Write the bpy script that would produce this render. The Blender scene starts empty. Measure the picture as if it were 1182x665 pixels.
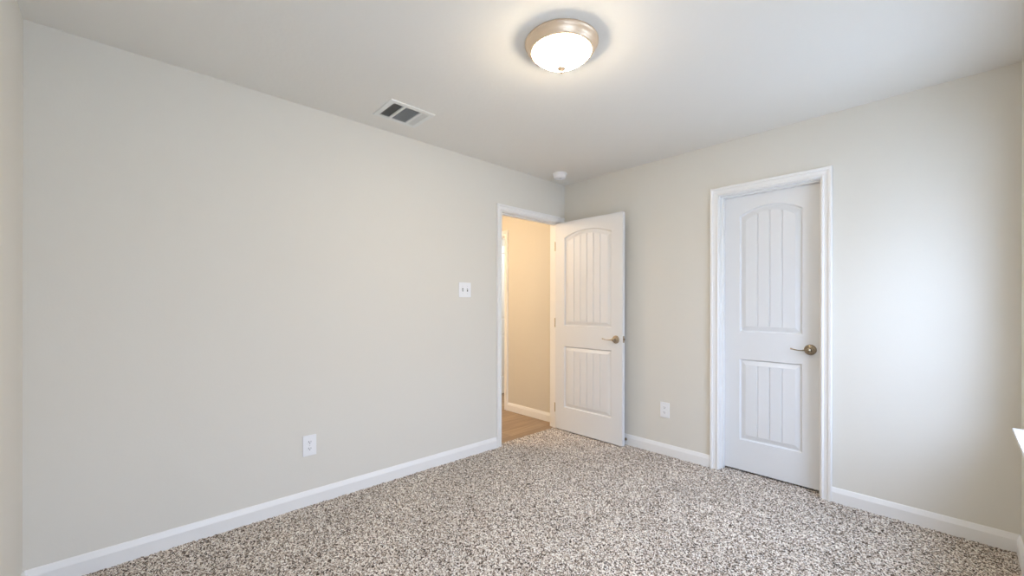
import bpy, bmesh, math
import numpy as np
from mathutils import Matrix, Vector

S = bpy.context.scene
C = S.collection
PI = math.pi

# ------------------------------------------------------------------ camera
cam_d = bpy.data.cameras.new('camera')
cam = bpy.data.objects.new('camera', cam_d)
C.objects.link(cam)
cam_d.sensor_fit = 'HORIZONTAL'
cam_d.sensor_width = 36.0
cam_d.lens = 479.0 * 36.0 / 1182.0
cam_d.shift_y = 20.3 / 1182.0
cam_d.clip_start = 0.02
cam.matrix_world = (Matrix.Translation((2.7067, -3.2473, 1.2263)) @ Matrix.Rotation(math.radians(47.0), 4, 'Z')
                    @ Matrix.Rotation(PI / 2, 4, 'X') @ Matrix.Rotation(math.radians(0.098), 4, 'Z'))
S.camera = cam

# ------------------------------------------------------------------ view, sky, lights
S.view_settings.view_transform = 'Standard'
S.view_settings.look = 'None'
S.view_settings.gamma = 1.0
S.view_settings.use_curve_mapping = False
S.view_settings.exposure = 0.28
SKY = 6.7            # daylight outside the window
LAMP = 68.0          # frosted glass of the ceiling lamp
HALL = 31.0          # warm lamp in the hall (watts)

W = bpy.data.worlds.new('world')
S.world = W
W.use_nodes = True
nt = W.node_tree
bg = nt.nodes['Background']
tc = nt.nodes.new('ShaderNodeTexCoord')
sp = nt.nodes.new('ShaderNodeSeparateXYZ')
rp = nt.nodes.new('ShaderNodeValToRGB')
nt.links.new(tc.outputs['Generated'], sp.inputs[0])
nt.links.new(sp.outputs[2], rp.inputs[0])
rp.color_ramp.elements[0].position = 0.0
rp.color_ramp.elements[0].color = (0.50, 0.57, 0.76, 1)
rp.color_ramp.elements[1].position = 0.6
rp.color_ramp.elements[1].color = (1.22, 1.50, 2.20, 1)
nt.links.new(rp.outputs[0], bg.inputs[0])
bg.inputs[1].default_value = SKY

LA, LB, H = 3.565, 2.924, 2.44      # left wall length, back wall length, ceiling height
WY0, WY1, WZ0, WZ1 = -1.23, -0.33, 0.655, 2.03   # window opening in the right wall


def area(name, loc, rot, sx, sy, power, color, portal=False):
    l = bpy.data.lights.new(name, 'AREA')
    l.shape = 'RECTANGLE'
    l.size, l.size_y = sx, sy
    l.energy = power
    l.color = color
    o = bpy.data.objects.new(name, l)
    C.objects.link(o)
    o.location = loc
    o.rotation_euler = rot
    if portal:
        l.cycles.is_portal = True
    return o


V0, V1 = -3.12, -2.17      # added second opening nearer the camera, lets in more light for the left side
# sampling portals that fill the window openings (they add no light of their own)
area('daylight_portal', (LB + 0.16, (V0 + V1) / 2, (WZ0 + WZ1) / 2), (0, PI / 2, 0),
     WZ1 - WZ0, V1 - V0, 1.0, (1, 1, 1), True)
area('daylight_portal', (LB + 0.16, (WY0 + WY1) / 2, (WZ0 + WZ1) / 2), (0, PI / 2, 0),
     WZ1 - WZ0, WY1 - WY0, 1.0, (1, 1, 1), True)


# ------------------------------------------------------------------ materials
def mat(name, color, rough=0.5, metal=0.0, bump=None, emit=None, spec=0.5):
    m = bpy.data.materials.new(name)
    m.use_nodes = True
    n = m.node_tree
    b = n.nodes['Principled BSDF']
    b.inputs['Base Color'].default_value = (*color, 1)
    b.inputs['Roughness'].default_value = rough
    b.inputs['Metallic'].default_value = metal
    b.inputs['Specular IOR Level'].default_value = spec
    if emit:
        b.inputs['Emission Color'].default_value = (*emit[0], 1)
        b.inputs['Emission Strength'].default_value = emit[1]
    if bump:
        sc, st, dist = bump
        t = n.nodes.new('ShaderNodeTexCoord')
        z = n.nodes.new('ShaderNodeTexNoise')
        z.inputs['Scale'].default_value = sc
        z.inputs['Detail'].default_value = 3
        p = n.nodes.new('ShaderNodeBump')
        p.inputs['Strength'].default_value = st
        p.inputs['Distance'].default_value = dist
        n.links.new(t.outputs['Object'], z.inputs['Vector'])
        n.links.new(z.outputs['Fac'], p.inputs['Height'])
        n.links.new(p.outputs[0], b.inputs['Normal'])
    return m


M = {}
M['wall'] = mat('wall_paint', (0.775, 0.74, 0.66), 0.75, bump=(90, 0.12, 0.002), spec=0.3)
M['ceiling'] = mat('ceiling_paint', (0.86, 0.83, 0.765), 0.8, bump=(45, 0.25, 0.003), spec=0.2)
M['trim'] = mat('trim_white', (0.90, 0.885, 0.855), 0.35)
M['door'] = mat('door_white', (0.80, 0.80, 0.79), 0.4, bump=(60, 0.04, 0.001))
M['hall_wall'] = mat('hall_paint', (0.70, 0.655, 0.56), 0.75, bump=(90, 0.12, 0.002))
M['plastic'] = mat('white_plastic', (0.92, 0.92, 0.92), 0.3)
M['slot'] = mat('dark_slot', (0.03, 0.03, 0.03), 0.6)
M['nickel'] = mat('brushed_nickel', (0.45, 0.37, 0.27), 0.28, 1.0, bump=(200, 0.05, 0.001))
M['pan'] = mat('satin_nickel', (0.86, 0.68, 0.50), 0.42, 0.75)
M['bronze'] = mat('aged_nickel', (0.36, 0.29, 0.20), 0.25, 1.0)
M['brass'] = mat('hinge_brass', (0.5, 0.38, 0.22), 0.35, 1.0)
M['vent'] = mat('vent_white', (0.84, 0.84, 0.80), 0.4)
M['duct'] = mat('duct_dark', (0.05, 0.055, 0.07), 0.7)
M['glow'] = mat('frosted_glass_lit', (0.9, 0.88, 0.84), 0.4, emit=((1.0, 0.84, 0.62), LAMP))
M['hall_glow'] = mat('hall_glass_lit', (0.9, 0.85, 0.8), 0.4, emit=((1.0, 0.77, 0.54), 9.0))
M['vinyl'] = mat('window_vinyl', (0.88, 0.88, 0.88), 0.35)
M['fill_glow'] = mat('added_lamp_glow', (0.9, 0.9, 0.9), 0.4, emit=((0.9, 0.95, 1.0), 60.0))  # emission of the lamp added past the hall
M['rubber'] = mat('white_rubber', (0.75, 0.75, 0.73), 0.6)
M['outside'] = mat('outside_ground', (0.45, 0.45, 0.42), 0.9, bump=(8, 0.4, 0.02))


def carpet_mat():
    m = bpy.data.materials.new('speckled_carpet')
    m.use_nodes = True
    n = m.node_tree
    b = n.nodes['Principled BSDF']
    b.inputs['Roughness'].default_value = 0.95
    b.inputs['Specular IOR Level'].default_value = 0.1
    b.inputs['Sheen Weight'].default_value = 0.15
    t = n.nodes.new('ShaderNodeTexCoord')
    # tufts: each cell is one yarn end with its own shade
    v = n.nodes.new('ShaderNodeTexVoronoi')
    v.inputs['Scale'].default_value = 180
    n.links.new(t.outputs['Object'], v.inputs['Vector'])
    sx = n.nodes.new('ShaderNodeSeparateColor')
    n.links.new(v.outputs['Color'], sx.inputs[0])
    r = n.nodes.new('ShaderNodeValToRGB')
    cr = r.color_ramp
    cols = [(0.0, (0.035, 0.022, 0.014)), (0.2, (0.13, 0.092, 0.062)), (0.42, (0.44, 0.355, 0.275)),
            (0.66, (0.74, 0.64, 0.53)), (0.95, (0.98, 0.93, 0.84))]
    cr.elements[0].position, cr.elements[0].color = cols[0][0], (*cols[0][1], 1)
    cr.elements[1].position, cr.elements[1].color = cols[-1][0], (*cols[-1][1], 1)
    for p, c in cols[1:-1]:
        e = cr.elements.new(p)
        e.color = (*c, 1)
    n.links.new(sx.outputs[0], r.inputs[0])
    # broad foot-worn patches
    z = n.nodes.new('ShaderNodeTexNoise')
    z.inputs['Scale'].default_value = 2.2
    z.inputs['Detail'].default_value = 4
    n.links.new(t.outputs['Object'], z.inputs['Vector'])
    mr = n.nodes.new('ShaderNodeMapRange')
    mr.inputs[1].default_value, mr.inputs[2].default_value = 0.3, 0.7
    mr.inputs[3].default_value, mr.inputs[4].default_value = 0.9, 1.08
    n.links.new(z.outputs['Fac'], mr.inputs[0])
    mx = n.nodes.new('ShaderNodeMix')
    mx.data_type = 'RGBA'
    mx.blend_type = 'MULTIPLY'
    mx.inputs[0].default_value = 1
    n.links.new(r.outputs[0], mx.inputs[6])
    n.links.new(mr.outputs[0], mx.inputs[7])
    n.links.new(mx.outputs[2], b.inputs['Base Color'])
    bp = n.nodes.new('ShaderNodeBump')
    bp.inputs['Strength'].default_value = 0.6
    bp.inputs['Distance'].default_value = 0.004
    bp.invert = True
    n.links.new(v.outputs['Distance'], bp.inputs['Height'])
    n.links.new(bp.outputs[0], b.inputs['Normal'])
    return m


M['carpet'] = carpet_mat()


def wood_mat():
    m = bpy.data.materials.new('hall_plank_floor')
    m.use_nodes = True
    n = m.node_tree
    b = n.nodes['Principled BSDF']
    b.inputs['Roughness'].default_value = 0.45
    t = n.nodes.new('ShaderNodeTexCoord')
    mp = n.nodes.new('ShaderNodeMapping')
    mp.inputs['Rotation'].default_value = (0, 0, PI / 2)
    n.links.new(t.outputs['Object'], mp.inputs[0])
    br = n.nodes.new('ShaderNodeTexBrick')
    br.inputs['Scale'].default_value = 1.0
    br.inputs['Brick Width'].default_value = 1.2
    br.inputs['Row Height'].default_value = 0.15
    br.inputs['Mortar Size'].default_value = 0.0015
    br.inputs['Color1'].default_value = (0.30, 0.205, 0.125, 1)
    br.inputs['Color2'].default_value = (0.40, 0.285, 0.18, 1)
    br.inputs['Mortar'].default_value = (0.10, 0.06, 0.035, 1)
    n.links.new(mp.outputs[0], br.inputs['Vector'])
    m2 = n.nodes.new('ShaderNodeMapping')
    m2.inputs['Scale'].default_value = (30, 2.5, 1)
    n.links.new(t.outputs['Object'], m2.inputs[0])
    z = n.nodes.new('ShaderNodeTexNoise')
    z.inputs['Scale'].default_value = 1.0
    z.inputs['Detail'].default_value = 6
    n.links.new(m2.outputs[0], z.inputs['Vector'])
    r = n.nodes.new('ShaderNodeMapRange')
    r.inputs[3].default_value, r.inputs[4].default_value = 0.55, 1.4
    n.links.new(z.outputs['Fac'], r.inputs[0])
    mx = n.nodes.new('ShaderNodeMix')
    mx.data_type = 'RGBA'
    mx.blend_type = 'MULTIPLY'
    mx.inputs[0].default_value = 1
    n.links.new(br.outputs[0], mx.inputs[6])
    n.links.new(r.outputs[0], mx.inputs[7])
    n.links.new(mx.outputs[2], b.inputs['Base Color'])
    return m


M['plank'] = wood_mat()


def glass_mat():
    m = bpy.data.materials.new('window_glass')
    m.use_nodes = True
    n = m.node_tree
    n.nodes.clear()
    o = n.nodes.new('ShaderNodeOutputMaterial')
    tr = n.nodes.new('ShaderNodeBsdfTransparent')
    tr.inputs[0].default_value = (0.96, 0.98, 0.97, 1)
    gl = n.nodes.new('ShaderNodeBsdfGlossy')
    gl.inputs['Roughness'].default_value = 0.02
    mx = n.nodes.new('ShaderNodeMixShader')
    mx.inputs[0].default_value = 0.05
    n.links.new(tr.outputs[0], mx.inputs[1])
    n.links.new(gl.outputs[0], mx.inputs[2])
    n.links.new(mx.outputs[0], o.inputs[0])
    return m


M['glass'] = glass_mat()


# ------------------------------------------------------------------ mesh helpers
class MB:
    """collects shapes, then links them as one mesh object"""

    def __init__(self):
        self.b = bmesh.new()

    def faces(self, vs, fs):
        bv = [self.b.verts.new(v) for v in vs]
        for f in fs:
            try:
                self.b.faces.new([bv[i] for i in f])
            except ValueError:
                pass
        return self

    def box(self, x0, x1, y0, y1, z0, z1, bev=0.0):
        x0, x1 = min(x0, x1), max(x0, x1)
        y0, y1 = min(y0, y1), max(y0, y1)
        z0, z1 = min(z0, z1), max(z0, z1)
        r = bmesh.ops.create_cube(self.b, size=1.0, matrix=Matrix.Translation(((x0 + x1) / 2, (y0 + y1) / 2, (z0 + z1) / 2))
                                  @ Matrix.Diagonal((x1 - x0, y1 - y0, z1 - z0, 1)))
        if bev > 0:
            es = set()
            for v in r['verts']:
                es.update(v.link_edges)
            bmesh.ops.bevel(self.b, geom=list(es), offset=bev, segments=2, profile=0.6, affect='EDGES')
        return self

    def sweep(self, prof, path, nrm):
        """prof: list of (u, w) = (across, out of wall); path: list of (point, across-direction); nrm: out-of-wall vector.
        Rings are joined along the path (mitres come from the across-direction)."""
        rings = []
        for pnt, ac in path:
            rings.append([self.b.verts.new(Vector(pnt) + Vector(ac) * u + Vector(nrm) * w) for u, w in prof])
        k = len(prof)
        for a, c in zip(rings, rings[1:]):
            for i in range(k):
                j = (i + 1) % k
                self.b.faces.new((a[i], a[j], c[j], c[i]))
        self.b.faces.new(rings[0])
        self.b.faces.new(rings[-1][::-1])
        return self

    def lathe(self, prof, seg=48, mtx=None):
        """prof: list of (r, z) revolved about Z"""
        mtx = mtx or Matrix()
        rings = []
        for r, z in prof:
            if r < 1e-6:
                rings.append([self.b.verts.new(mtx @ Vector((0, 0, z)))])
            else:
                rings.append([self.b.verts.new(mtx @ Vector((r * math.cos(2 * PI * i / seg), r * math.sin(2 * PI * i / seg), z)))
                              for i in range(seg)])
        for a, c in zip(rings, rings[1:]):
            for i in range(seg):
                j = (i + 1) % seg
                if len(a) == 1 and len(c) == 1:
                    continue
                if len(a) == 1:
                    self.b.faces.new((a[0], c[j], c[i]))
                elif len(c) == 1:
                    self.b.faces.new((a[i], a[j], c[0]))
                else:
                    self.b.faces.new((a[i], a[j], c[j], c[i]))
        return self

    def tube(self, pts, rad, seg=12, flat=1.0, up=Vector((0, 0, 1))):
        """tube along pts with radius list; flat squeezes it along `up`"""
        pts = [Vector(p) for p in pts]
        if not isinstance(rad, (list, tuple)):
            rad = [rad] * len(pts)
        rings = []
        for i, p in enumerate(pts):
            d = (pts[min(i + 1, len(pts) - 1)] - pts[max(i - 1, 0)]).normalized()
            s = d.cross(up)
            if s.length < 1e-4:
                s = d.cross(Vector((1, 0, 0)))
            s.normalize()
            u = s.cross(d).normalized()
            rings.append([self.b.verts.new(p + s * rad[i] * math.cos(2 * PI * k / seg) + u * rad[i] * flat * math.sin(2 * PI * k / seg))
                          for k in range(seg)])
        for a, c in zip(rings, rings[1:]):
            for k in range(seg):
                j = (k + 1) % seg
                self.b.faces.new((a[k], a[j], c[j], c[k]))
        self.b.faces.new(rings[0][::-1])
        self.b.faces.new(rings[-1])
        return self

    def build(self, name, m, parent=None, smooth=False, loc=None):
        if parent is None or loc is None:
            pass
        me = bpy.data.meshes.new(name)
        bmesh.ops.recalc_face_normals(self.b, faces=self.b.faces)
        self.b.to_mesh(me)
        self.b.free()
        me.materials.append(M[m])
        if smooth:
            for p in me.polygons:
                p.use_smooth = True
            try:
                me.set_sharp_from_angle(angle=math.radians(38))
            except Exception:
                pass
        o = bpy.data.objects.new(name, me)
        C.objects.link(o)
        if parent:
            o.parent = parent
        if loc:
            o.location = loc
        return o


def tag(o, label=None, cat=None, group=None, kind=None):
    if label: o['label'] = label
    if cat: o['category'] = cat
    if group: o['group'] = group
    if kind: o['kind'] = kind
    return o


def empty(name, loc, rot=(0, 0, 0)):
    o = bpy.data.objects.new(name, None)
    C.objects.link(o)
    o.location = loc
    o.rotation_euler = rot
    o.empty_display_size = 0.1
    return o


def struct(mb, name, m, label, cat, smooth=False):
    return tag(mb.build(name, m, smooth=smooth), label, cat, kind='structure')


# ------------------------------------------------------------------ room shell
T = 0.115
EY0, EY1, DH = -0.847, -0.081, 2.045     # entry opening between jamb faces (in the left wall)
CX0, CX1 = 1.497, 2.111                  # closet opening between jamb faces (in the back wall)
JT = 0.019                               # jamb board thickness
HY = 0.034                               # hall side wall plane
HX = -1.95                               # far end of the hall
HYB = -2.3                               # near end of the hall

w = MB()
w.box(-T, 0, -LA - T, EY0 - JT, 0, H)
w.box(-T, 0, EY0 - JT, EY1 + JT, DH + JT, H)
w.box(-T, 0, EY1 + JT, HY, 0, H)
w.box(-T, 0, HY, T, 0, H)
struct(w, 'wall_left', 'wall', 'long blank greige wall with the switch and the open doorway', 'wall')
w = MB()
w.box(0, CX0 - JT, 0, T, 0, H)
w.box(CX0 - JT, CX1 + JT, 0, T, DH + JT, H)
w.box(CX1 + JT, LB + 0.15, 0, T, 0, H)
struct(w, 'wall_back', 'wall', 'greige wall around the closed closet door, lit by daylight', 'wall')
w = MB()
XR = LB + 0.15
w.box(LB, XR, -LA - T, V0, 0, H)
w.box(LB, XR, V1, WY0, 0, H)
w.box(LB, XR, V0, V1, 0, WZ0)
w.box(LB, XR, V0, V1, WZ1, H)
w.box(LB, XR, WY1, 0, 0, H)
w.box(LB, XR, WY0, WY1, 0, WZ0)
w.box(LB, XR, WY0, WY1, WZ1, H)
struct(w, 'wall_right', 'wall', 'window wall, a sliver at the right edge of the photo', 'wall')
w = MB()
w.box(0, LB, -LA - T, -LA, 0, H)
struct(w, 'wall_front', 'wall', 'sliver of pale wall at the far left edge of the photo', 'wall')
w = MB()
w.box(-T, XR, -LA - T, T, H, H + 0.1)
struct(w, 'ceiling', 'ceiling', 'flat textured ceiling over the bedroom', 'ceiling')


# carpet: one displaced pile surface (structure floor)
def carpet():
    st = 0.006
    xs = np.arange(-0.05, LB + 0.0001, st)
    ys = np.arange(-LA, 0.115 + 0.0001, st)
    nx, ny = len(xs), len(ys)
    rng = np.random.default_rng(4)
    h = rng.random((ny, nx))
    h2 = (h + np.roll(h, 1, 0) + np.roll(h, 1, 1) + np.roll(np.roll(h, 1, 0), 1, 1)) / 4
    z = -0.004 + 0.014 * (0.45 * h + 0.55 * h2)
    X, Y = np.meshgrid(xs, ys)
    X = X + (rng.random(X.shape) - .5) * 0.004
    Y = Y + (rng.random(Y.shape) - .5) * 0.004
    X = np.clip(X, -0.05, LB); Y = np.clip(Y, -LA, 0.115)
    co = np.stack([X, Y, z], -1).reshape(-1, 3)
    idx = np.arange(nx * ny).reshape(ny, nx)
    q = np.stack([idx[:-1, :-1], idx[:-1, 1:], idx[1:, 1:], idx[1:, :-1]], -1).reshape(-1, 4)
    cx = (np.tile(xs[:-1] + st / 2, ny - 1)); cy = np.repeat(ys[:-1] + st / 2, nx - 1)
    keep = ((cx > 0) & (cy < 0)) | ((cx <= 0) & (cy > EY0 + .002) & (cy < EY1 - .002)) | \
           ((cy >= 0) & (cx > CX0 + .002) & (cx < CX1 - .002))
    q = q[keep]
    me = bpy.data.meshes.new('floor')
    me.vertices.add(len(co)); me.vertices.foreach_set('co', co.astype(np.float32).ravel())
    me.loops.add(q.size); me.loops.foreach_set('vertex_index', q.astype(np.int32).ravel())
    me.polygons.add(len(q))
    me.polygons.foreach_set('loop_start', (np.arange(len(q)) * 4).astype(np.int32))
    me.update(calc_edges=True)
    me.validate()
    me.materials.append(M['carpet'])
    me.polygons.foreach_set('use_smooth', np.ones(len(me.polygons), bool))
    o = bpy.data.objects.new('floor', me)
    C.objects.link(o)
    tag(o, 'speckled brown and cream carpet covering the bedroom floor', 'carpet', kind='structure')


carpet()

# hall beyond the open doorway
w = MB(); w.box(HX, -0.05, HYB, 2.0, -0.05, -0.001)
struct(w, 'hall_floor', 'plank', 'brown wood plank floor of the hall beyond the open doorway', 'floor')
DX0, DX1 = -1.70, -0.942 + 0.004    # doorway in the hall side wall
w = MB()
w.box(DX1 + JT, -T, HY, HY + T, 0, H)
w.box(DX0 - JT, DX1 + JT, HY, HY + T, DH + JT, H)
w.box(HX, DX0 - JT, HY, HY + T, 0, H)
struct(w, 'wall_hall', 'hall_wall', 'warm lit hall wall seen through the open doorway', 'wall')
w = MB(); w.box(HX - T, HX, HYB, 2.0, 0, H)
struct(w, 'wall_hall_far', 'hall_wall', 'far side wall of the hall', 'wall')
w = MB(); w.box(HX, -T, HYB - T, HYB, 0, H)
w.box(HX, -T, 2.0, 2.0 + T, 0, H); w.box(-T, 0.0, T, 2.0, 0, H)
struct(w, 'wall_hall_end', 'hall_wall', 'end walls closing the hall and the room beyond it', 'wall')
w = MB(); w.box(HX - T, -T, HYB - T, 2.1, H, H + 0.1)
struct(w, 'ceiling_hall', 'ceiling', 'ceiling of the hall beyond the doorway', 'ceiling')
# closet behind the closed door
w = MB()
w.box(0.9, 0.9 + T, T, 0.8, 0, H); w.box(2.6, 2.6 + T, T, 0.8, 0, H)
w.box(0.9, 2.6 + T, 0.8, 0.8 + T, 0, H); w.box(0.9, 2.6 + T, T, 0.8 + T, H, H + .05)
struct(w, 'wall_closet', 'wall', 'closet walls behind the closed door', 'wall')
w = MB(); w.box(0.9, 2.6 + T, T + .001, 0.8, -0.05, 0.004)
struct(w, 'closet_floor', 'carpet', 'carpet inside the closet under the closed door', 'floor')
w = MB(); w.box(XR, 40, -40, 40, -0.45, -0.35)
struct(w, 'ground_outside', 'outside', 'ground outside the window', 'ground')
w = MB(); w.box(-T, XR, -LA - T, T, -0.2, -0.06)
struct(w, 'floor_slab', 'outside', 'slab under the carpet', 'floor')

# ------------------------------------------------------------------ baseboards
BBP = [(0, 0), (0, 0.014), (0.066, 0.014), (0.074, 0.0115), (0.082, 0.009), (0.090, 0.0065), (0.094, 0.004), (0.094, 0)]


def baseboard(name, p0, p1, nrm, label, m='trim'):
    b = MB()
    b.sweep(BBP, [((*p0, 0), (0, 0, 1)), ((*p1, 0), (0, 0, 1))], nrm)
    return struct(b, name, m, label, 'baseboard')


CO = 0.062     # jamb face to casing outer edge
baseboard('baseboard_left', (0, -LA), (0, EY0 - CO), (1, 0, 0), 'white baseboard along the long left wall')
baseboard('baseboard_back', (0.0, 0), (CX0 - CO, 0), (0, -1, 0), 'white baseboard between the open door and the closet')
baseboard('baseboard_corner', (CX1 + CO, 0), (LB, 0), (0, -1, 0), 'white baseboard between the closet and the right corner')
baseboard('baseboard_right', (LB, -LA), (LB, -0.0), (-1, 0, 0), 'white baseboard under the window wall')
baseboard('baseboard_front', (0, -LA), (LB, -LA), (0, 1, 0), 'white baseboard along the near left wall')
baseboard('baseboard_hall', (DX1 + CO, HY), (-T, HY), (0, -1, 0), 'white baseboard along the warm hall wall')

# ------------------------------------------------------------------ door frames (casing + jamb + stops)
# across = 0 at the casing's inner edge, 0.057 at its outer edge
CSP = [(0, 0), (0, 0.009), (0.004, 0.013), (0.011, 0.013), (0.014, 0.0075), (0.018, 0.0075), (0.031, 0.011), (0.037, 0.011),
       (0.040, 0.018), (0.053, 0.020), (0.057, 0.016), (0.057, 0)]


def frame(name, a0, a1, P, nrm, depth, label, stop, two_sided=False, rev=0.005, m='trim'):
    """P(a, d, z): point at position a along the wall, d into the wall (from the room face)"""
    o = empty(name, P((a0 + a1) / 2, 0, 0))
    base = Matrix.Translation(o.location).inverted()
    tag(o, label, 'door frame', kind='structure')

    def put(mb, nm):
        ob = mb.build(nm, m, o)
        ob.data.transform(base)
        return ob
    for side in ((0, 1), (depth, -1)) if two_sided else ((0, 1),):
        d, sg = side
        b = MB()
        ax = Vector(P(1, 0, 0)) - Vector(P(0, 0, 0))
        n = Vector(nrm) * sg
        i0, i1, iz = a0 - rev, a1 + rev, DH + rev
        up = Vector((0, 0, 1))
        b.sweep(CSP, [(P(i0, d, 0), -ax), (P(i0, d, iz), -ax + up), (P(i1, d, iz), ax + up), (P(i1, d, 0), ax)], n)
        put(b, 'casing')
    b = MB()

    def bx(a, c, d0, d1, z0, z1):
        p, q = P(a, d0, z0), P(c, d1, z1)
        b.box(p[0], q[0], p[1], q[1], z0, z1)
    bx(a0 - JT, a0, 0, depth, 0, DH + JT)
    bx(a1, a1 + JT, 0, depth, 0, DH + JT)
    bx(a0, a1, 0, depth, DH, DH + JT)
    put(b, 'jamb')
    b = MB()
    s0, s1 = stop
    bx(a0, a0 + 0.011, s0, s1, 0, DH - 0.011)
    bx(a1 - 0.011, a1, s0, s1, 0, DH - 0.011)
    bx(a0, a1, s0, s1, DH - 0.011, DH)
    put(b, 'stop_moulding')
    return o


frame('trim_1', EY0, EY1, lambda a, d, z: (-d, a, z), (1, 0, 0), T,
      'white casing and jamb around the open bedroom doorway', (0.038, 0.075), True)
frame('trim_2', CX0, CX1, lambda a, d, z: (a, d, z), (0, -1, 0), T,
      'white casing and jamb around the closed closet door', (0.040, 0.076))
frame('trim_3', DX0, DX1, lambda a, d, z: (a, HY + d, z), (0, -1, 0), T,
      'white casing of the second doorway down the hall', (0.040, 0.076))


# ------------------------------------------------------------------ door leaf
def leaf_mesh(wd, ht, stile, n_groove, th=0.035):
    """local: x 0..wd, y -th..0 (front face at y=-th facing -y), z 0..ht"""
    b = MB()
    pans = [(0.222, 0.818, 0.818), (1.018, 1.872, 1.93)]       # bottom, side top, apex
    prof = [(0.0, 0.0), (0.003, 0.007), (0.007, 0.0135), (0.013, 0.0135), (0.017, 0.011), (0.041, 0.002), (0.043, 0.0023)]
    N = 26

    def top(pan, x, xl, xr):
        zb, zs, za = pan
        if za <= zs: return zs
        u = (x - (xl + xr) / 2) / ((xr - xl) / 2)
        r = ((((xr - xl) / 2) ** 2) + (za - zs) ** 2) / (2 * (za - zs))
        return zs + math.sqrt(max(r * r - (u * (xr - xl) / 2) ** 2, 0)) - (r - (za - zs))

    def outline(pan, d):
        xl, xr = stile + d, wd - stile - d
        pts = [(xl, pan[0] + d), (xr, pan[0] + d)]
        for i in range(N + 1):
            x = xr + (xl - xr) * i / N
            xo = stile + (x - xl) / (xr - xl) * (wd - 2 * stile)
            pts.append((x, top(pan, xo, stile, wd - stile) - d))
        return pts
    for sgn, y0 in ((1, -th), (-1, 0.0)):
        # face around the panels, in strips: stiles, rails
        def q(pts):
            vs = [b.b.verts.new((x, y0, z)) for x, z in pts]
            b.b.faces.new(vs)
        q([(0, 0), (stile, 0), (stile, ht), (0, ht)])
        q([(wd - stile, 0), (wd, 0), (wd, ht), (wd - stile, ht)])
        q([(stile, 0), (wd - stile, 0), (wd - stile, pans[0][0]), (stile, pans[0][0])])
        q([(stile, pans[0][1]), (wd - stile, pans[0][1]), (wd - stile, pans[1][0]), (stile, pans[1][0])])
        for i in range(N):
            xa = stile + (wd - 2 * stile) * i / N
            xb = stile + (wd - 2 * stile) * (i + 1) / N
            q([(xa, top(pans[1], xa, stile, wd - stile)), (xb, top(pans[1], xb, stile, wd - stile)), (xb, ht), (xa, ht)])
        for pan in pans:
            rings = []
            for d, dep in prof:
                rings.append([b.b.verts.new((x, y0 + sgn * dep, z)) for x, z in outline(pan, d)])
            k = len(rings[0])
            for a, c in zip(rings, rings[1:]):
                for i in range(k):
                    j = (i + 1) % k
                    b.b.faces.new((a[i], a[j], c[j], c[i]))
            # plank field with V grooves
            d, dep = prof[-1]
            xl, xr = stile + d, wd - stile - d
            xs = [(xl + (xr - xl) * i / N, dep) for i in range(N + 1)]
            pitch = (xr - xl) / (n_groove + 1)
            for g in range(1, n_groove + 1):
                gx = xl + pitch * g
                xs = [t for t in xs if abs(t[0] - gx) > 0.005]
                xs += [(gx - 0.005, dep), (gx - 0.0012, dep + 0.006), (gx + 0.0012, dep + 0.006), (gx + 0.005, dep)]
            xs.sort()
            col = []
            for x, dd in xs:
                xo = stile + (x - xl) / (xr - xl) * (wd - 2 * stile)
                zt = top(pan, xo, stile, wd - stile) - d
                col.append((b.b.verts.new((x, y0 + sgn * dd, pan[0] + d)), b.b.verts.new((x, y0 + sgn * dd, zt))))
            for a, c in zip(col, col[1:]):
                b.b.faces.new((a[0], c[0], c[1], a[1]))
    # edges of the slab
    for pts in ([(0, 0), (0, ht)], [(wd, 0), (wd, ht)]):
        x = pts[0][0]
        b.b.faces.new([b.b.verts.new(v) for v in ((x, -th, 0), (x, 0, 0), (x, 0, ht), (x, -th, ht))])
    for z in (0, ht):
        b.b.faces.new([b.b.verts.new(v) for v in ((0, -th, z), (wd, -th, z), (wd, 0, z), (0, 0, z))])
    bmesh.ops.remove_doubles(b.b, verts=b.b.verts, dist=0.00005)
    return b


def lever(parent, x, z, y, dirx, m, length=0.112):
    """lever handle on the face y (facing -y); the lever points along dirx"""
    RX = Matrix.Translation((x, y, z)) @ Matrix.Rotation(PI / 2, 4, 'X')
    h = MB()
    # neck and lever
    h.lathe([(0.0, 0.008), (0.012, 0.008), (0.0105, 0.02), (0.0105, 0.040), (0.013, 0.046), (0.0125, 0.054), (0.008, 0.0585), (0.0, 0.06)], 32, RX)
    pts, rd = [], []
    for i in range(15):
        t = i / 14
        pts.append((x + dirx * (0.004 + t * length), y - 0.049 + 0.010 * t * t, z + 0.002 - 0.006 * math.sin(t * PI * 1.15) - 0.0015 * t))
        rd.append(0.0092 - 0.0045 * math.sin(min(t * 1.6, 1) * PI / 2) + (0.0018 if t > 0.9 else 0))
    h.tube(pts, rd, 14, 0.75)
    hd = h.build('door_handle', m, parent, smooth=True)
    r = MB()
    r.lathe([(0.0, 0.0), (0.0350, 0.0), (0.0350, 0.004), (0.032, 0.008), (0.024, 0.0105), (0.020, 0.0105), (0.017, 0.014), (0.0125, 0.016), (0.0, 0.016)], 40, RX)
    r.build('rosette', m, hd, smooth=True)
    return hd


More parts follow.
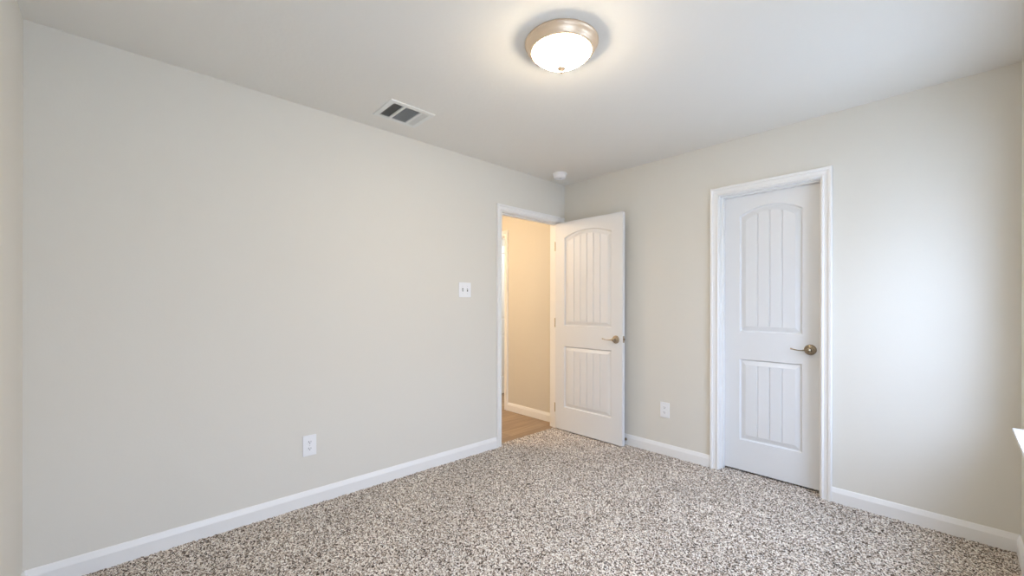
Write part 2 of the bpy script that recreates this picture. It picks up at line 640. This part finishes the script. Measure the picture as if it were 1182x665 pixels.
# open bedroom door (hinged at the corner, swung back almost to the back wall)
EW = 0.760
d1 = leaf_mesh(EW, 2.026, 0.113, 5).build('door_1', 'door')
d1.location = (-0.015, -0.083, 0.014)
tag(d1, 'open white two panel arched door standing beside the hall doorway', 'door', kind='structure')
lever(d1, 0.695, 0.918, -0.035, -1, 'nickel')
lp = MB(); lp.box(EW - 0.0005, EW + 0.0015, -0.029, -0.006, 0.893, 0.950, 0.0004)
lp = lp.build('latch_plate', 'nickel', d1)
lb = MB(); lb.box(EW + 0.0015, EW + 0.009, -0.024, -0.011, 0.913, 0.931, 0.002)
lb.build('latch_bolt', 'bronze', lp)
for hz in (0.17 + 0.035, 0.175 + 0.87, 1.80):
    hg = MB()
    hg.tube([(-0.004, -0.037, hz - 0.045 + 0.0), (-0.004, -0.037, hz + 0.045)], 0.004, 12, up=Vector((0, 1, 0)))
    hg.box(-0.0025, 0.0, -0.036, -0.002, hz - 0.044, hz + 0.044)
    hg.build('hinge', 'brass', d1, smooth=True)

# closed closet door
d2 = leaf_mesh(0.608, 2.024, 0.110, 3).build('door_2', 'door')
d2.location = (CX0 + 0.003, 0.113, 0.018)
tag(d2, 'closed white two panel arched closet door set in the back wall', 'door', kind='structure')
lever(d2, 2.044 - CX0 - 0.003, 0.918, -0.035, -1, 'bronze', 0.1)

# white door ajar in the room beyond the hall
d3 = leaf_mesh(0.75, 2.026, 0.113, 5).build('door_3', 'door')
d3.location = (DX0 + 0.11, HY + T + 0.01, 0.02)
d3.rotation_euler = (0, 0, PI / 2)
tag(d3, 'narrow glimpse of a white door beyond the hall', 'door', kind='structure')

# ------------------------------------------------------------------ window (right wall)
def window(name, label, WY0, WY1):
    wn = empty(name, (LB, (WY0 + WY1) / 2, WZ0))
    tag(wn, label, 'window', kind='structure')
    wi = Matrix.Translation(wn.location).inverted()


    def wpart(mb, nm, m, parent=None, **k):
        o = mb.build(nm, m, parent or wn, **k)
        o.data.transform(wi)
        return o


    f = MB()
    xa, xb = LB + 0.07, LB + 0.13
    mid = (WY0 + WY1) / 2
    for y0, y1, z0, z1 in ((WY0, WY1, WZ0, WZ0 + .045), (WY0, WY1, WZ1 - .045, WZ1), (WY0, WY0 + .045, WZ0, WZ1),
                           (WY1 - .045, WY1, WZ0, WZ1)):
        f.box(xa, xb, y0, y1, z0, z1)
    wpart(f, 'window_frame', 'vinyl')
    zm = (WZ0 + WZ1) / 2
    for ya, yb in ((WY0 + .045, WY1 - .045),):
        s = MB()
        for z0, z1, x in ((WZ0 + .045, zm + .015, LB + .08), (zm - .015, WZ1 - .045, LB + .105)):
            s.box(x, x + .022, ya, yb, z0, z0 + .03); s.box(x, x + .022, ya, yb, z1 - .03, z1)
            s.box(x, x + .022, ya, ya + .03, z0, z1); s.box(x, x + .022, yb - .03, yb, z0, z1)
        so = wpart(s, 'sash', 'vinyl')
        g = MB()
        g.box(LB + .090, LB + .093, ya + .03, yb - .03, WZ0 + .075, zm - .015)
        g.box(LB + .115, LB + .118, ya + .03, yb - .03, zm + .015, WZ1 - .075)
        wpart(g, 'glass_pane', 'glass', so)
    s = MB()
    s.box(LB - 0.002, LB + 0.07, WY0 + .001, WY1 - .001, WZ0 - .0005, WZ0 + .0165, 0)
    s.box(LB - 0.045, LB - 0.001, WY0 - .045, WY1 + .045, WZ0 - .001, WZ0 + .018, .004)
    wpart(s, 'window_sill', 'trim')
    s = MB()
    s.box(LB - 0.014, LB, WY0 - .03, WY1 + .02, WZ0 - .065, WZ0 - .001, .003)
    wpart(s, 'apron', 'trim')


window('window_1', 'white window at the right edge with only its sill corner in view', WY0, WY1)
window('added_window_2', 'added unseen window in the right wall that brightens the left side of the room', V0, V1)  # added, unseen: extra daylight for the left wall and front corner

# ------------------------------------------------------------------ ceiling light
cl = empty('ceiling_light', (1.46, -1.775, H))
tag(cl, 'round lit flush ceiling light with nickel rim and frosted bowl', 'ceiling light')
p = MB()
p.lathe([(0.0, 0.0), (0.164, 0.0), (0.168, -0.004), (0.168, -0.009), (0.163, -0.013), (0.161, -0.016), (0.160, -0.024), (0.154, -0.031), (0.152, -0.034),
         (0.147, -0.044), (0.142, -0.047), (0.137, -0.047), (0.134, -0.042), (0.134, -0.02), (0.0, -0.02)], 96)
p.build('rim', 'pan', cl, smooth=True)
g = MB()
gp = [(0.1345, -0.041), (0.1330, -0.047), (0.1295, -0.0545), (0.121, -0.061), (0.108, -0.072), (0.092, -0.082), (0.072, -0.093), (0.050, -0.103), (0.028, -0.111), (0.012, -0.115), (0.0, -0.116)]
g.lathe(gp, 96)
g.build('glass_bowl', 'glow', cl, smooth=True)
f = MB()
f.lathe([(0.0, -0.112), (0.018, -0.1145), (0.0205, -0.119), (0.018, -0.123), (0.010, -0.1255), (0.0055, -0.128), (0.005, -0.131), (0.0075, -0.135), (0.0065, -0.140), (0.0, -0.143)], 24)
f.build('finial', 'pan', cl, smooth=True)

# hall lamp (its own warm light)
hl = empty('hall_ceiling_light', (-0.85, -1.45, H))
tag(hl, 'warm hall ceiling light, out of sight beyond the doorway', 'ceiling light')
g = MB()
g.lathe([(0.14, 0.0), (0.135, -0.03), (0.10, -0.07), (0.05, -0.09), (0.0, -0.095)], 48)
g.build('glass_bowl', 'hall_glow', hl, smooth=True)
pl = bpy.data.lights.new('hall_bulb', 'POINT')
pl.energy = HALL
pl.color = (1.0, 0.77, 0.54)
pl.shadow_soft_size = 0.1
po = bpy.data.objects.new('hall_bulb', pl)
C.objects.link(po)
po.parent = hl
po.location = (0, 0, -0.35)

hr = empty('added_room_lamp', (-0.9, 1.1, H))  # added lamp, never in view, to light the white door beyond the hall
tag(hr, 'added unseen lamp past the hall that brightens the white door there', 'ceiling light')
g = MB()
g.lathe([(0.16, 0.0), (0.155, -0.03), (0.12, -0.07), (0.06, -0.09), (0.0, -0.095)], 48)
g.build('glass_bowl', 'fill_glow', hr, smooth=True)

# ------------------------------------------------------------------ ceiling vent
VX0, VX1, VY0, VY1 = 0.184, 0.443, -2.104, -1.805
vt = empty('ceiling_vent', ((VX0 + VX1) / 2, (VY0 + VY1) / 2, H))
tag(vt, 'white rectangular three section air vent in the ceiling', 'vent')
vi = Matrix.Translation(vt.location).inverted()
secs = [(-2.071, -2.010), (-1.994, -1.895), (-1.879, -1.838)]
f = MB()
zt, zf = H, H - 0.007
ix0, ix1 = VX0 + 0.032, VX1 - 0.032
# bevelled flange
f.sweep([(0, 0), (0, 0.004), (0.004, 0.007), (0.03, 0.007), (0.033, 0.004), (0.033, 0)],
        [((VX0, VY0, H), (1, 1, 0)), ((VX1, VY0, H), (-1, 1, 0)), ((VX1, VY1, H), (-1, -1, 0)), ((VX0, VY1, H), (1, -1, 0)), ((VX0, VY0, H), (1, 1, 0))], (0, 0, -1))
for ya, yb in ((secs[0][1], secs[1][0]), (secs[1][1], secs[2][0])):
    f.box(ix0, ix1, ya, yb, H - 0.008, H - .001)
fo = f.build('vent_frame', 'vent', vt); fo.data.transform(vi)
bk = MB(); bk.box(ix0 - .001, ix1 + .001, secs[0][0] - .001, secs[2][1] + .001, H - 0.0012, H - 0.0002)
bo = bk.build('duct_opening', 'duct', vt); bo.data.transform(vi)


def louvre(c, half, ang, axis):
    """thin tilted blade"""
    b = MB()
    L = half
    if axis == 'x':
        m_ = Matrix.Translation(c) @ Matrix.Rotation(ang, 4, 'X')
        r = bmesh.ops.create_cube(b.b, size=1, matrix=m_ @ Matrix.Diagonal((L, 0.0085, 0.0007, 1)))
    else:
        m_ = Matrix.Translation(c) @ Matrix.Rotation(ang, 4, 'Y')
        r = bmesh.ops.create_cube(b.b, size=1, matrix=m_ @ Matrix.Diagonal((0.0085, L, 0.0007, 1)))
    o = b.build('louvre', 'vent', vt)
    o.data.transform(vi)


for k in range(5):
    louvre(((ix0 + ix1) / 2, secs[0][0] + 0.006 + k * 0.0122, H - 0.0055), ix1 - ix0, math.radians(40), 'x')
for k in range(4):
    louvre(((ix0 + ix1) / 2, secs[2][0] + 0.005 + k * 0.0102, H - 0.0055), ix1 - ix0, math.radians(-40), 'x')
for k in range(17):
    louvre((ix0 + 0.006 + k * 0.0114, (secs[1][0] + secs[1][1]) / 2, H - 0.0055), secs[1][1] - secs[1][0], math.radians(38), 'y')

# ------------------------------------------------------------------ smoke detector
sd = empty('smoke_detector', (0.215, -0.325, H))
tag(sd, 'small round white smoke detector on the ceiling near the corner', 'smoke detector')
b = MB(); b.lathe([(0, 0), (0.066, 0), (0.067, -0.004), (0.067, -0.011), (0.063, -0.014), (0.0, -0.014)], 48)
b.build('mounting_base', 'plastic', sd, smooth=True)
b = MB(); b.lathe([(0.0, -0.014), (0.058, -0.014), (0.0565, -0.019), (0.0565, -0.022), (0.058, -0.024), (0.052, -0.040), (0.046, -0.045), (0.0, -0.047)], 48)
cv = b.build('cover', 'plastic', sd, smooth=True)
b = MB(); b.lathe([(0, -0.0455), (0.012, -0.0465), (0.012, -0.049), (0, -0.050)], 24, Matrix.Translation((0.015, -0.01, 0)))
b.build('test_button', 'rubber', cv, smooth=True)


# ------------------------------------------------------------------ switch and outlets (local: x across, z up, facing -y)
def plate(w_, h_, parent):
    b = MB()
    b.box(-w_ / 2, w_ / 2, -0.0055, 0, -h_ / 2, h_ / 2, 0.0022)
    return b.build('plate', 'plastic', parent, smooth=False)


def screw(parent, x, z):
    b = MB()
    b.lathe([(0, 0.0), (0.0033, 0.0), (0.0033, 0.001), (0.002, 0.0018), (0, 0.002)], 12,
            Matrix.Translation((x, -0.0055, z)) @ Matrix.Rotation(PI / 2, 4, 'X'))
    b.build('screw', 'rubber', parent, smooth=True)


ls = empty('light_switch', (0, -1.245, 1.352), (0, 0, PI / 2))
tag(ls, 'white double toggle switch plate on the wall left of the doorway', 'light switch')
plate(0.118, 0.118, ls)
for x, up in ((-0.023, -1), (0.023, 1)):
    b = MB(); b.box(x - 0.005, x + 0.005, -0.0065, -0.005, -0.012, 0.012)
    so = b.build('toggle_slot', 'slot', ls)
    b = MB()
    m_ = Matrix.Translation((x, -0.0105, 0.004 * up)) @ Matrix.Rotation(math.radians(-28 * up), 4, 'X')
    bmesh.ops.create_cube(b.b, size=1, matrix=m_ @ Matrix.Diagonal((0.0085, 0.016, 0.009, 1)))
    b.build('toggle', 'plastic', ls)
    screw(ls, x, 0.030); screw(ls, x, -0.030)


def outlet(loc, rz, label):
    o = empty('wall_outlet', loc, (0, 0, rz))
    tag(o, label, 'outlet', 'wall outlets')
    plate(0.078, 0.125, o)
    for z in (0.020, -0.020):
        b = MB()
        n = 28
        pts = []
        for i in range(n):
            a = 2 * PI * i / n
            pts.append((0.0172 * math.cos(a), max(-0.0125, min(0.0125, 0.0172 * math.sin(a)))))
        v0 = [b.b.verts.new((x, -0.005, z + zz)) for x, zz in pts]
        v1 = [b.b.verts.new((x, -0.0072, z + zz)) for x, zz in pts]
        for i in range(n):
            j = (i + 1) % n
            b.b.faces.new((v0[i], v0[j], v1[j], v1[i]))
        b.b.faces.new(v1)
        s = b.build('socket', 'plastic', o)
        b = MB()
        b.box(-0.0078, -0.0052, -0.0076, -0.007, z - 0.001, z + 0.008)
        b.box(0.0052, 0.0074, -0.0076, -0.007, z, z + 0.007)
        b.lathe([(0, 0), (0.0028, 0), (0.0028, 0.0006), (0, 0.0006)], 12, Matrix.Translation((0, -0.007, z - 0.006)) @ Matrix.Rotation(PI / 2, 4, 'X'))
        b.build('slots', 'slot', s)
    screw(o, 0, 0)


outlet((0, -2.419, 0.368), PI / 2, 'white duplex outlet low on the long left wall')
outlet((1.070, 0, 0.371), 0, 'white duplex outlet between the open door and the closet')

# ------------------------------------------------------------------ door stop on the baseboard
ds = empty('door_stop', (0.715, -0.014, 0.05))
tag(ds, 'small spring door stop on the baseboard behind the open door', 'door stop')
RY = Matrix.Rotation(PI / 2, 4, 'X')
b = MB(); b.lathe([(0, 0), (0.013, 0), (0.012, 0.004), (0.007, 0.007), (0, 0.007)], 24, RY)
b.build('base', 'bronze', ds, smooth=True)
b = MB()
pts = [(0.0068 * math.cos(t * 2 * PI * 11), -0.006 - 0.040 * t, 0.0068 * math.sin(t * 2 * PI * 11)) for t in [i / 220 for i in range(221)]]
b.tube(pts, 0.0013, 6)
b.build('spring', 'bronze', ds, smooth=True)
b = MB(); b.lathe([(0, 0.044), (0.008, 0.044), (0.0085, 0.05), (0.008, 0.058), (0.004, 0.061), (0, 0.061)], 20, RY)
b.build('tip', 'rubber', ds, smooth=True)
